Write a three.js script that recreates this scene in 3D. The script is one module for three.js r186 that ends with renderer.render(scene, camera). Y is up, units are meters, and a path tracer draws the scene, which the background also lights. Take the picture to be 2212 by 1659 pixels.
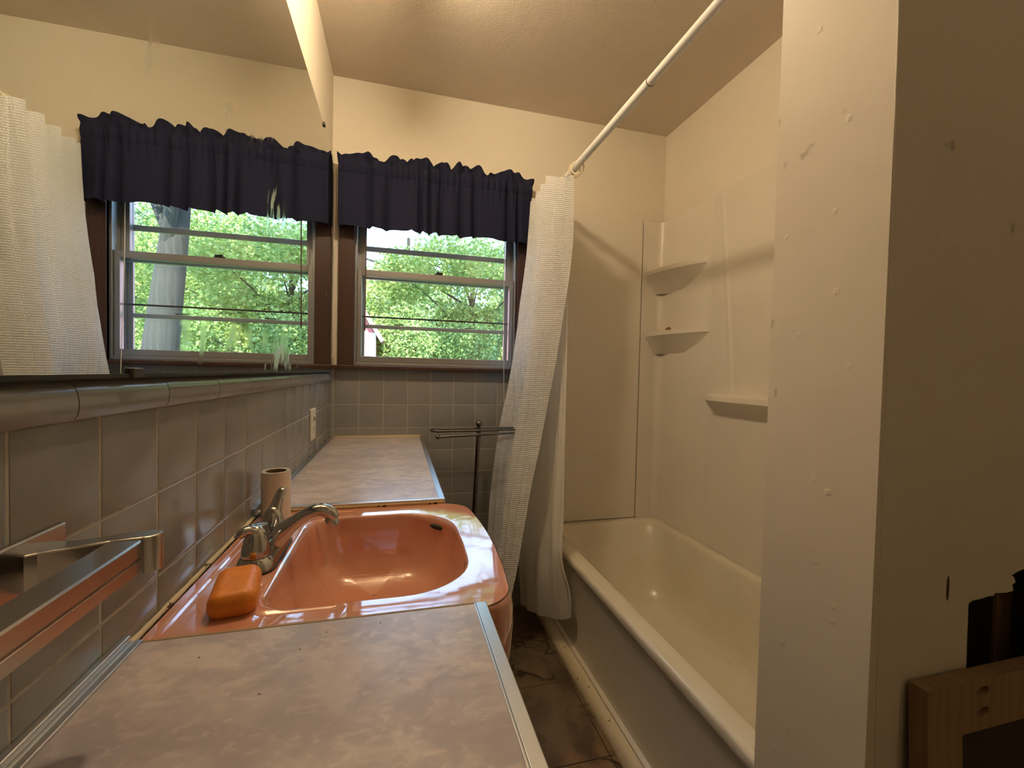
import * as THREE from 'three';
import { mergeGeometries, mergeVertices, toCreasedNormals } from 'three/addons/utils/BufferGeometryUtils.js';
import { RoundedBoxGeometry } from 'three/addons/geometries/RoundedBoxGeometry.js';

// ---------------------------------------------------------------- camera, sky, sun, exposure
const scene = new THREE.Scene();
const camera = new THREE.PerspectiveCamera(83.452, 2212 / 1659, 0.02, 200);
camera.position.set(0.2963, 1.2041, 2.108);
camera.rotation.order = 'YXZ';
camera.rotation.set(-0.0266, -0.258, 0.0228);
camera.updateMatrixWorld(true);
const renderer = new THREE.WebGLRenderer({ antialias: true });
renderer.toneMapping = THREE.LinearToneMapping;
renderer.toneMappingExposure = 1.0;
renderer.shadowMap.enabled = true;
scene.background = new THREE.Color().setRGB(2.5, 3.6, 5.4);
const sun = new THREE.DirectionalLight(new THREE.Color().setRGB(1, 0.95, 0.82), 18);
sun.position.set(5, 14, 9);
sun.target.position.set(1, 1, -8);
sun.castShadow = true;
Object.assign(sun.shadow.camera, { left: -14, right: 14, top: 14, bottom: -14, near: 0.5, far: 60 });
scene.add(sun, sun.target);

// ---------------------------------------------------------------- helpers
const V = (x, y, z) => new THREE.Vector3(x, y, z);
const F = 930.158;
const camQ = camera.quaternion.clone();
const ray = (u, v) => V((u - 1106) / F, -(v - 829.5) / F, -1).applyQuaternion(camQ);
function at(u, v, ax, val) {                       // the point of a pixel's ray on the plane ax = val
  const d = ray(u, v), t = (val - camera.position[ax]) / d[ax];
  return camera.position.clone().addScaledVector(d, t);
}
function atUYZ(u, y, z) {                          // the point at height y and depth z that shows in column u
  const inv = camQ.clone().invert(), k = (u - 1106) / F;
  const a = V(0, y - camera.position.y, z - camera.position.z).applyQuaternion(inv), b = V(1, 0, 0).applyQuaternion(inv);
  const x = -(a.x + k * a.z) / (b.x + k * b.z);
  return V(camera.position.x + x, y, z);
}
let seed = 12345;
const rnd = () => { seed = (seed * 1664525 + 1013904223) % 4294967296; return seed / 4294967296; };
const hash = (x, y, s) => { let h = Math.imul(x, 374761393) ^ Math.imul(y, 668265263) ^ Math.imul(s, 2147483629); h = Math.imul(h ^ (h >>> 13), 1274126177); h ^= h >>> 16; return (h >>> 0) / 4294967296; };
function vnoise(x, y, per, s) {
  const xi = Math.floor(x), yi = Math.floor(y), fx = x - xi, fy = y - yi, m = (a) => ((a % per) + per) % per;
  const sx = fx * fx * (3 - 2 * fx), sy = fy * fy * (3 - 2 * fy);
  const a = hash(m(xi), m(yi), s), b = hash(m(xi + 1), m(yi), s), c = hash(m(xi), m(yi + 1), s), d = hash(m(xi + 1), m(yi + 1), s);
  return a + (b - a) * sx + (c - a) * sy + (a - b - c + d) * sx * sy;
}
const fbm = (x, y, per, s, o = 5) => { let v = 0, a = 0.5, t = 0; for (let i = 0; i < o; i++) { v += a * vnoise(x, y, per, s + i * 17); t += a; a *= 0.55; x *= 2; y *= 2; per *= 2; } return v / t; };
const clamp = (v, a = 0, b = 1) => Math.min(b, Math.max(a, v));
const lerp = (a, b, t) => a + (b - a) * t;
const sstep = (a, b, v) => { const t = clamp((v - a) / (b - a)); return t * t * (3 - 2 * t); };
function tex(n, metres, fn, srgb = true, h = n) {   // a tiling texture; uv are metres
  const d = new Uint8Array(n * h * 4);
  for (let j = 0; j < h; j++) for (let i = 0; i < n; i++) {
    const c = fn(i / n, j / h), k = (j * n + i) * 4;
    if (typeof c === 'number') d[k] = d[k + 1] = d[k + 2] = clamp(c) * 255; else { d[k] = clamp(c[0]) * 255; d[k + 1] = clamp(c[1]) * 255; d[k + 2] = clamp(c[2]) * 255; }
    d[k + 3] = 255;
  }
  const t = new THREE.DataTexture(d, n, h, THREE.RGBAFormat);
  t.wrapS = t.wrapT = THREE.RepeatWrapping; t.magFilter = THREE.LinearFilter; t.minFilter = THREE.LinearMipmapLinearFilter; t.generateMipmaps = true;
  if (srgb) t.colorSpace = THREE.SRGBColorSpace;
  const [mx, my] = Array.isArray(metres) ? metres : [metres, metres];
  t.repeat.set(1 / mx, 1 / my); t.needsUpdate = true;
  return t;
}
const mixc = (a, b, t) => a.map((v, i) => v + (b[i] - v) * t);
const S = (r, g, b) => [r / 255, g / 255, b / 255];
function uvm(g) {                                   // uv in metres, by the way each face points
  const q = g.index ? g.toNonIndexed() : g; q.computeBoundingBox();
  const p = q.attributes.position, n = q.attributes.normal, uv = new Float32Array(p.count * 2);
  for (let i = 0; i < p.count; i++) {
    const ax = Math.abs(n.getX(i)), ay = Math.abs(n.getY(i)), az = Math.abs(n.getZ(i));
    let a, b;
    if (ay >= ax && ay >= az) { a = p.getX(i); b = p.getZ(i); } else if (ax >= az) { a = p.getZ(i); b = p.getY(i); } else { a = p.getX(i); b = p.getY(i); }
    uv[i * 2] = a; uv[i * 2 + 1] = b;
  }
  q.setAttribute('uv', new THREE.BufferAttribute(uv, 2));
  return q;
}
const strip = (g) => { const q = g.index ? g.toNonIndexed() : g; for (const k of Object.keys(q.attributes)) if (!['position', 'normal', 'uv'].includes(k)) q.deleteAttribute(k); if (!q.attributes.normal) q.computeVertexNormals(); return q; };
const merge = (list) => (list.length === 1 ? list[0] : mergeGeometries(list.map(strip), false));
const used = {};
function numbered(name) { const k = used[name] = (used[name] ?? -1) + 1; return k ? name + '_' + String(k).padStart(3, '0') : name; }
function mesh(name, g, m, parent) {
  const o = new THREE.Mesh(Array.isArray(g) ? merge(g) : g, m);
  o.name = parent ? name : numbered(name);
  (parent ?? scene).add(o);
  return o;
}
function tag(o, label, category, group, kind) { o.userData = { label, category }; if (group) o.userData.group = group; if (kind) o.userData.kind = kind; return o; }
function thing(name, label, category, pos = [0, 0, 0], group) {
  const o = new THREE.Group(); o.name = numbered(name); o.position.set(...pos); scene.add(o);
  return tag(o, label, category, group);
}
function struct(name, g, m, label, category) { const o = mesh(name, g, m); o.userData = { kind: 'structure', label, category }; return o; }
const bx = (x0, x1, y0, y1, z0, z1) => { const g = new THREE.BoxGeometry(x1 - x0, y1 - y0, z1 - z0); g.translate((x0 + x1) / 2, (y0 + y1) / 2, (z0 + z1) / 2); return uvm(g); };
const rbx = (x0, x1, y0, y1, z0, z1, r = 0.003, s = 2) => { const g = new RoundedBoxGeometry(x1 - x0, y1 - y0, z1 - z0, s, r); g.translate((x0 + x1) / 2, (y0 + y1) / 2, (z0 + z1) / 2); return uvm(g); };
const cyl = (a, b, r0, r1 = r0, n = 20) => { const d = b.clone().sub(a), g = new THREE.CylinderGeometry(r1, r0, d.length(), n); g.applyQuaternion(new THREE.Quaternion().setFromUnitVectors(V(0, 1, 0), d.clone().normalize())); g.translate((a.x + b.x) / 2, (a.y + b.y) / 2, (a.z + b.z) / 2); return g.toNonIndexed(); };
const ball = (c, r, n = 20) => { const g = new THREE.SphereGeometry(r, n, n * 0.6 | 0); g.translate(c.x, c.y, c.z); return g.toNonIndexed(); };
const lathe = (pts, c, n = 32) => { const g = new THREE.LatheGeometry(pts.map(([r, y]) => new THREE.Vector2(r, y)), n); if (c) g.translate(c.x, c.y, c.z); return g; };
function gridGeo(rows, closed = false, capA = false, capB = false) {   // rows of points stitched into a skin
  const R = rows.length, C = rows[0].length, pos = [], uv = [], idx = [];
  let vv = 0;
  for (let j = 0; j < R; j++) {
    let uu = 0; if (j) vv += rows[j][C >> 1].distanceTo(rows[j - 1][C >> 1]);
    for (let i = 0; i < C; i++) { const p = rows[j][i]; if (i) uu += p.distanceTo(rows[j][i - 1]); pos.push(p.x, p.y, p.z); uv.push(uu, vv); }
  }
  const W = closed ? C : C - 1;
  for (let j = 0; j < R - 1; j++) for (let i = 0; i < W; i++) { const a = j * C + i, b = j * C + (i + 1) % C, c = a + C, d = b + C; idx.push(a, b, d, a, d, c); }
  for (const [on, j, flip] of [[capA, 0, true], [capB, R - 1, false]]) if (on) {
    const m = rows[j].reduce((s, p) => s.add(p), V(0, 0, 0)).multiplyScalar(1 / C), k = pos.length / 3; pos.push(m.x, m.y, m.z); uv.push(0, 0);
    for (let i = 0; i < C; i++) { const a = j * C + i, b = j * C + (i + 1) % C; flip ? idx.push(k, b, a) : idx.push(k, a, b); }
  }
  const g = new THREE.BufferGeometry();
  g.setAttribute('position', new THREE.Float32BufferAttribute(pos, 3)); g.setAttribute('uv', new THREE.Float32BufferAttribute(uv, 2)); g.setIndex(idx); g.computeVertexNormals();
  return g;
}
function sweep(path, radii, n = 16, up = V(0, 1, 0)) {                 // path of points, [side, vertical] radii: an oval bar with closed ends
  const rows = [];
  path.forEach((p, i) => {
    const t = path[Math.min(i + 1, path.length - 1)].clone().sub(path[Math.max(i - 1, 0)]).normalize();
    const s = t.clone().cross(up).normalize(), w = s.clone().cross(t).normalize(), [a, b] = radii[i], row = [];
    for (let k = 0; k < n; k++) { const th = -k / n * Math.PI * 2; row.push(p.clone().addScaledVector(s, Math.cos(th) * a).addScaledVector(w, Math.sin(th) * b)); }
    rows.push(row);
  });
  return gridGeo(rows, true, true, true).toNonIndexed();
}
function spline(pts, n) { const c = new THREE.CatmullRomCurve3(pts, false, 'centripetal'); return c.getPoints(n); }
const lerpList = (keys, n) => { const o = []; for (let i = 0; i <= n; i++) { const f = i / n * (keys.length - 1), k = Math.min(Math.floor(f), keys.length - 2), t = f - k; o.push(keys[k].map((v, q) => v + (keys[k + 1][q] - v) * t)); } return o; };
function rrect(x0, x1, y, z0, z1, r, n = 10, bow = 0, r2 = r) {         // ring of a rounded rectangle, going round; r for the low-x corners, r2 for the high-x ones
  const o = [], zc = (z0 + z1) / 2, hz = (z1 - z0) / 2, side = 30;
  const put = (x, z) => { const k = clamp((x - (x0 + x1) / 2) / ((x1 - x0) / 2)); o.push(V(x + bow * k * (1 - ((z - zc) / hz) ** 2), y, z)); };
  const arc = (cx, cz, r, a0) => { for (let i = 0; i <= n; i++) { const a = a0 + i / n * Math.PI / 2; put(cx + Math.cos(a) * r, cz + Math.sin(a) * r); } };
  const line = (ax, az, bx_, bz) => { for (let i = 1; i < side; i++) put(lerp(ax, bx_, i / side), lerp(az, bz, i / side)); };
  arc(x1 - r2, z1 - r2, r2, 0); line(x1 - r2, z1, x0 + r, z1);
  arc(x0 + r, z1 - r, r, Math.PI / 2); line(x0, z1 - r, x0, z0 + r);
  arc(x0 + r, z0 + r, r, Math.PI); line(x0 + r, z0, x1 - r2, z0);
  arc(x1 - r2, z0 + r2, r2, Math.PI * 1.5); line(x1, z0 + r2, x1, z1 - r2);
  return o;
}

// ---------------------------------------------------------------- materials
const M = (o) => new THREE.MeshPhysicalMaterial(o);
const C = (r, g, b) => new THREE.Color().setRGB(r, g, b);
const peel = tex(256, 0.22, (x, y) => fbm(x * 40, y * 40, 40, 3, 3) * 0.7 + fbm(x * 7, y * 7, 7, 9, 3) * 0.3, false);
const paintTex = tex(512, 1.3, (x, y) => { const n = fbm(x * 6, y * 6, 6, 5), f = fbm(x * 60, y * 60, 60, 15, 2); return mixc(S(231, 223, 206), S(221, 212, 193), n * 0.8 + f * 0.2); });
const paint = M({ map: paintTex, roughness: 0.62, bumpMap: peel, bumpScale: 0.0007 });
const ceilTex = tex(512, 1.3, (x, y) => { const n = fbm(x * 6, y * 6, 6, 5), sp = hash(Math.floor(x * 340), Math.floor(y * 340), 4) > 0.9993 ? 0.25 : 0; return mixc(mixc(S(220, 208, 192), S(208, 195, 178), n), S(120, 105, 85), sp); });
const ceilPaint = M({ map: ceilTex, roughness: 0.75, bumpMap: peel, bumpScale: 0.0006 });
const scuffTex = tex(1024, 1.6, (x, y) => {
  let c = mixc(S(229, 221, 205), S(216, 207, 190), fbm(x * 7, y * 7, 7, 31));
  const a = fbm(x * 26, y * 26, 26, 51, 4), b = fbm(x * 9, y * 9, 9, 71, 3);
  c = mixc(c, S(120, 112, 98), sstep(0.76, 0.84, a) * sstep(0.58, 0.7, b) * 0.45);
  return c;
});
const scuffBump = tex(1024, 1.6, (x, y) => fbm(x * 11 + fbm(x * 5, y * 5, 5, 2), y * 22, 11, 41, 4) * 0.7 + fbm(x * 120, y * 120, 120, 6, 2) * 0.22 + (hash(Math.floor(x * 230), Math.floor(y * 230), 8) > 0.997 ? 0.5 : 0), false);
const scuffed = M({ map: scuffTex, roughness: 0.55, bumpMap: scuffBump, bumpScale: 0.001 });
const tileTex = tex(512, 0.9, (x, y) => {
  const n = fbm(x * 9, y * 9, 9, 61), f = fbm(x * 50, y * 50, 50, 62, 3), w = fbm(x * 14 + y * 30, y * 18, 14, 63, 3);
  return mixc(mixc(S(146, 145, 143), S(132, 131, 129), n * 0.7 + f * 0.3), S(172, 168, 160), sstep(0.72, 0.82, w) * sstep(0.55, 0.7, f) * 0.35);
});
const tileRough = tex(512, 0.9, (x, y) => 0.13 + 0.09 * fbm(x * 22, y * 22, 22, 66, 5), false);
const tileMats = [0, 1, 2].map((k) => M({ map: tileTex, color: C(1 - k * 0.025, 1 - k * 0.025, 1 - k * 0.022), roughness: 1, roughnessMap: tileRough, bumpMap: tex(64, 0.35, (x, y) => fbm(x * 4, y * 4, 4, 90 + k, 2), false), bumpScale: 0.0002 }));
const grout = M({ map: tex(128, 0.1, (x, y) => mixc(S(190, 183, 171), S(156, 147, 132), fbm(x * 12, y * 12, 12, 21, 3)), true), roughness: 0.9 });
const casing = M({ map: tex(256, [0.09, 0.6], (x, y) => mixc(S(80, 52, 40), S(58, 36, 28), fbm(x * 22, y * 4, 4, 33, 4)), true), roughness: 0.42 });
const alu = M({ color: C(0.36, 0.36, 0.36), metalness: 0.8, roughness: 0.38, bumpMap: tex(128, [0.01, 0.5], (x, y) => vnoise(x * 32, y * 4, 32, 5), false), bumpScale: 0.0001 });
const aluTrim = M({ color: C(0.62, 0.63, 0.64), metalness: 1, roughness: 0.3 });
const brassTrim = M({ color: C(0.66, 0.56, 0.38), metalness: 0.9, roughness: 0.38 });
const pane = M({ color: C(0.975, 1, 1), transmission: 1, thickness: 0, roughness: 0, ior: 1.5 });
const chrome = M({ color: C(0.52, 0.52, 0.52), metalness: 1, roughness: 0.1 });
const dullChrome = M({ color: C(0.5, 0.47, 0.43), metalness: 1, roughness: 0.22, bumpMap: tex(64, 0.02, (x, y) => fbm(x * 8, y * 8, 8, 3, 3), false), bumpScale: 0.00003 });
const nickel = M({ color: C(0.22, 0.2, 0.175), metalness: 1, roughness: 0.26 });
const black = M({ color: C(0.012, 0.012, 0.012), roughness: 0.6 });
const ivory = M({ color: C(0.78, 0.72, 0.58), roughness: 0.35 });
const laminateTex = tex(1024, 0.62, (x, y) => {
  const wx = fbm(x * 9, y * 9, 9, 101, 4), wy = fbm(x * 9, y * 9, 9, 102, 4);
  const n = fbm(x * 14 + wx * 2.2, y * 20 + wy * 2.2, 14, 103, 6), f = fbm(x * 60 + wx * 5, y * 90, 60, 104, 4), g = fbm(x * 4, y * 4, 4, 105, 4);
  let c = mixc(S(172, 162, 163), S(205, 192, 186), sstep(0.32, 0.68, n * 0.75 + f * 0.25));
  c = mixc(c, S(162, 154, 159), sstep(0.5, 0.72, g) * 0.5);
  return mixc(c, S(214, 202, 196), sstep(0.6, 0.75, f) * 0.3);
});
const laminate = M({ map: laminateTex, roughness: 0.3, ior: 1.6, bumpMap: peel, bumpScale: 0.00015 });
const sinkRough = tex(512, 0.5, (x, y) => 0.05 + 0.1 * sstep(0.5, 0.8, fbm(x * 10, y * 10, 10, 121, 4)), false);
const porcelainPink = M({ map: tex(256, 0.5, (x, y) => mixc(S(212, 150, 122), S(204, 140, 112), fbm(x * 9, y * 9, 9, 131, 4)), true), roughness: 1, roughnessMap: sinkRough, ior: 1.85, clearcoat: 1, clearcoatRoughness: 0.05, bumpMap: tex(256, 0.3, (x, y) => fbm(x * 8, y * 8, 8, 141, 3), false), bumpScale: 0.0005 });
const caulk = M({ map: tex(256, 0.12, (x, y) => mixc(S(205, 190, 160), S(60, 45, 32), sstep(0.7, 0.78, fbm(x * 9, y * 9, 9, 151, 4))), true), roughness: 0.8 });
const tubMat = M({ map: tex(512, 0.9, (x, y) => mixc(S(226, 219, 203), S(217, 207, 183), fbm(x * 9, y * 9, 9, 161, 5)), true), roughness: 0.27, clearcoat: 0.3, clearcoatRoughness: 0.15 });
const surroundMat = M({ map: tex(256, 1.1, (x, y) => mixc(S(228, 221, 207), S(221, 213, 198), fbm(x * 6, y * 6, 6, 171, 4)), true), roughness: 0.3 });
const navy = M({ color: C(0.0155, 0.0175, 0.042), roughness: 0.9, specularIntensity: 0.4, sheen: 0.08, sheenRoughness: 0.45, sheenColor: C(0.12, 0.15, 0.4), bumpMap: tex(64, 0.012, (x, y) => 0.5 + 0.25 * Math.sin(x * 50.27) + 0.25 * Math.sin(y * 50.27), false), bumpScale: 0.0003, side: THREE.DoubleSide });
const waffleBump = tex(128, [0.0135, 0.0165], (x, y) => { const a = Math.abs(((x * 2 + (y * 2 % 2 < 1 ? 0 : 0.5)) % 1) - 0.5) * 2, b = Math.abs(((y * 2) % 1) - 0.5) * 2; return Math.max(a ** 3 * 0.7, b ** 2); }, false);
const waffle = M({ color: C(0.94, 0.94, 0.94), roughness: 0.95, transmission: 0.32, thickness: 0, bumpMap: waffleBump, bumpScale: 0.0022, side: THREE.DoubleSide });
const liner = M({ color: C(0.86, 0.84, 0.78), roughness: 0.7, transmission: 0.4, thickness: 0, side: THREE.DoubleSide });
const rodWhite = M({ color: C(0.78, 0.78, 0.75), roughness: 0.3 });
const woodTex = tex(256, [0.06, 0.5], (x, y) => { const w = fbm(x * 3, y * 3, 3, 181, 3), g = fbm(x * 9 + w * 4, y * 3, 3, 182, 5); return mixc(S(160, 132, 98), S(132, 104, 74), g); });
const rawWood = M({ map: woodTex, roughness: 0.75 });
const floorTex = tex(1024, 1.029, (x, y) => {
  const wx = fbm(x * 5, y * 5, 5, 201, 4), n = fbm(x * 6 + wx * 2.5, y * 6, 6, 202, 6), r = 1 - Math.abs(fbm(x * 7 + wx * 3, y * 7 + wx * 2, 7, 203, 6) * 2 - 1), k = fbm(x * 4, y * 4, 4, 204, 5);
  let c = mixc(S(84, 66, 48), S(134, 108, 80), sstep(0.3, 0.7, n));
  c = mixc(c, S(158, 126, 88), sstep(0.55, 0.7, k) * 0.6);
  c = mixc(c, S(92, 90, 82), sstep(0.6, 0.42, k) * 0.3);
  c = mixc(c, S(44, 34, 26), sstep(0.93, 0.99, r) * sstep(0.48, 0.6, fbm(x * 5, y * 5, 5, 207, 4)));
  return c;
});
const floorMats = [1, 0.93, 1.06].map((k) => M({ map: floorTex, color: C(k, k, k), roughness: 0.45, bumpMap: tex(256, 0.3, (x, y) => fbm(x * 10, y * 10, 10, 211, 5), false), bumpScale: 0.0012 }));
const shoeMat = M({ map: tex(512, 0.4, (x, y) => mixc(S(214, 200, 168), S(70, 55, 38), sstep(0.68, 0.78, fbm(x * 18, y * 30, 18, 221, 4)) * 0.7), true), roughness: 0.6 });
const cabMat = M({ map: tex(256, [0.1, 0.7], (x, y) => mixc(S(112, 76, 48), S(84, 54, 33), fbm(x * 20, y * 3, 3, 231, 4)), true), roughness: 0.5 });

// ---------------------------------------------------------------- the room
const CEIL = 2.5176, RX = 1.7, T = 0.12, ZR = 3.3, WT = -0.006;
const winX0 = 0.09, winX1 = 0.868, winY0 = 1.216, winY1 = 2.06;
{
  const wf = struct('floor', bx(-T, RX + T, -0.12, -0.004, -T, ZR + T), M({ color: C(0.05, 0.04, 0.03), roughness: 0.9 }), 'brown stone-look tiled bathroom floor', 'floor');
  const P = 0.343, tg = {};
  const tileTop = (w, d) => tg[w.toFixed(3) + d.toFixed(3)] ??= (() => { const r = gridGeo([rrect(-w / 2 + 0.0006, w / 2 - 0.0006, -0.004, -d / 2 + 0.0006, d / 2 - 0.0006, 0.002, 1), rrect(-w / 2 + 0.0006, w / 2 - 0.0006, -0.0012, -d / 2 + 0.0006, d / 2 - 0.0006, 0.002, 1), rrect(-w / 2 + 0.002, w / 2 - 0.002, 0, -d / 2 + 0.002, d / 2 - 0.002, 0.002, 1)].map((q) => q.filter((p, i) => [0, 1, 31, 32, 62, 63, 93, 94].includes(i))), true, false, true); return r.toNonIndexed(); })();
  for (let i = -1; i < 5; i++) for (let j = -2; j < 8; j++) {
    const x0 = Math.max(0.277 + i * P, 0), x1 = Math.min(0.277 + (i + 1) * P, RX), z0 = Math.max(0.565 + j * P, 0), z1 = Math.min(0.565 + (j + 1) * P, ZR);
    if (x1 - x0 < 0.03 || z1 - z0 < 0.03) continue;
    if (x0 > 1.0 && z1 < 1.56) continue;
    const t = mesh('floor_tile', uvm(tileTop(x1 - x0, z1 - z0).clone().translate((x0 + x1) / 2, 0, (z0 + z1) / 2)), floorMats[(i * 5 + j * 3 + 20) % 3], wf);
  }
  struct('ceiling', bx(-T, RX + T, CEIL, CEIL + 0.14, -T, ZR + T), ceilPaint, 'flat painted bathroom ceiling', 'ceiling');
  // back wall with the window opening
  const sh = new THREE.Shape([[-T, 0], [RX + T, 0], [RX + T, CEIL], [-T, CEIL]].map((p) => new THREE.Vector2(...p)));
  sh.holes.push(new THREE.Path([[winX0, winY0], [winX0, winY1], [winX1, winY1], [winX1, winY0]].map((p) => new THREE.Vector2(...p))));
  const wbg = new THREE.ExtrudeGeometry(sh, { depth: T, bevelEnabled: false }); wbg.translate(0, 0, WT - T);
  const wb = struct('wall_back', uvm(wbg), paint, 'cream painted window wall with gray square tiles below the sill', 'wall');
  const wl = struct('wall_left', bx(-T, WT, 0, CEIL, -T, ZR + T), paint, 'cream painted wall with gray square tiles under the mirror', 'wall');
  struct('wall_right', bx(RX, RX + T, 0, CEIL, -T, ZR + T), paint, 'cream painted wall beside the bathtub', 'wall');
  struct('wall_front', bx(-T, RX + T, 0, CEIL, ZR, ZR + T), paint, 'cream painted wall facing the window', 'wall');

  // square tiles: a front with two soft edge steps
  const tgeo = {};
  function tileGeo(w, h, vr = 0) {
    const k = w.toFixed(4) + '_' + h.toFixed(4) + '_' + vr;
    return tgeo[k] ??= (() => {
      const ring = (i, z) => [V(-w / 2 + i, -h / 2 + i, z), V(w / 2 - i, -h / 2 + i, z), V(w / 2 - i, h / 2 - i, z), V(-w / 2 + i, h / 2 - i, z)];
      const g = gridGeo([ring(0, -0.006), ring(0, -0.0022), ring(0.0012, -0.0007), ring(0.0042, 0)], true, false, true);
      g.computeVertexNormals(); const q = uvm(toCreasedNormals(g.toNonIndexed(), 0.6)), uv = q.attributes.uv; for (let i = 0; i < uv.count; i++) uv.setXY(i, uv.getX(i) + hash(vr, 1, 3), uv.getY(i) + hash(vr, 2, 3)); return q;
    })();
  }
  const P2 = 0.1095, J = 0.0017, ROW0 = 1.15;
  let k = 0;
  const tilt = (t) => { t.rotation.x += (hash(k, 1, 5) - 0.5) * 0.004; t.rotation.y += (hash(k, 2, 5) - 0.5) * 0.002; k++; };
  mesh('grout_bed', bx(-0.02, -0.0011, 0, 1.188, 0, ZR), grout, wl);
  const z0l = 1.6807;
  for (let i = -8; i <= 15; i++) {
    const za = Math.max(z0l - (i + 1) * P2, 0.0), zb = z0l - i * P2;
    if (zb - za < 0.02 || zb > ZR) continue;
    for (let r = 0; r < 4; r++) {
      const t = mesh('wall_tile', tileGeo(zb - za - J, P2 - J, Math.floor(hash(i + 20, r, 17) * 8)), tileMats[Math.floor(hash(i + 20, r, 7) * 3)], wl);
      t.position.set(0, ROW0 - (r + 0.5) * P2, (za + zb) / 2); t.rotation.y = Math.PI / 2; tilt(t);
    }
  }
  // rounded cap tiles along the top of the left wall's tiling
  const capProfile = [[-0.006, -0.019], [0.0045, -0.019], [0.0075, -0.014], [0.0085, -0.005], [0.0078, 0.004], [0.0052, 0.012], [0.0005, 0.0175], [-0.006, 0.019]];
  const capGeo = {};
  const capOf = (len) => capGeo[len.toFixed(4)] ??= uvm(toCreasedNormals(gridGeo([-len / 2, len / 2].map((z) => capProfile.map(([x, y]) => V(x, y, z))), true, true, true).toNonIndexed(), 0.7));
  const cp = 0.1642;
  for (let i = -9; i < 11; i++) {
    const zb = Math.min(1.617 - i * cp, ZR), za = Math.max(1.617 - (i + 1) * cp, 0);
    if (zb - za < 0.02) continue;
    const t = mesh('cap_tile', capOf(zb - za - J), tileMats[Math.floor(hash(i + 20, 9, 7) * 3)], wl);
    t.position.set(0, 1.1695, (za + zb) / 2);
  }
  // back wall tiles
  mesh('grout_bed', bx(0, 1.06, 0, 1.203, -0.02, -0.0011), grout, wb);
  for (let j = 0; j < 10; j++) for (let r = -1; r < 11; r++) {
    const xa = 0.0107 + j * P2, xb = Math.min(xa + P2, 1.05), yb = r < 0 ? 1.203 : ROW0 - r * P2, ya = Math.max(ROW0 - (r + 1) * P2, 0);
    if (yb - ya < 0.02 || xb - xa < 0.02 || (xb < 0.36 && r > 3)) continue;
    const t = mesh('wall_tile', tileGeo(xb - xa - J, yb - ya - J, Math.floor(hash(j + 20, r + 9, 17) * 8)), tileMats[Math.floor(hash(j + 40, r + 5, 7) * 3)], wb);
    t.position.set((xa + xb) / 2, (ya + yb) / 2, 0); tilt(t);
  }
  // narrow rounded bead pieces standing in the corner
  for (let r = -1; r < 3; r++) {
    const yb = r < 0 ? 1.252 : ROW0 - r * P2, ya = ROW0 - (r + 1) * P2;
    const rows = [ya + 0.0008, yb - 0.0008].map((y) => [[-0.004, 0.009], [0.001, 0.0085], [0.0052, 0.0062], [0.0085, 0.002], [0.0095, -0.004], [-0.004, -0.004]].map(([x, z]) => V(x, y, z)));
    mesh('corner_bead', toCreasedNormals(gridGeo(rows, true, true, true).toNonIndexed(), 0.7), r < 0 ? grout : tileMats[0], wb);
  }
}

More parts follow.
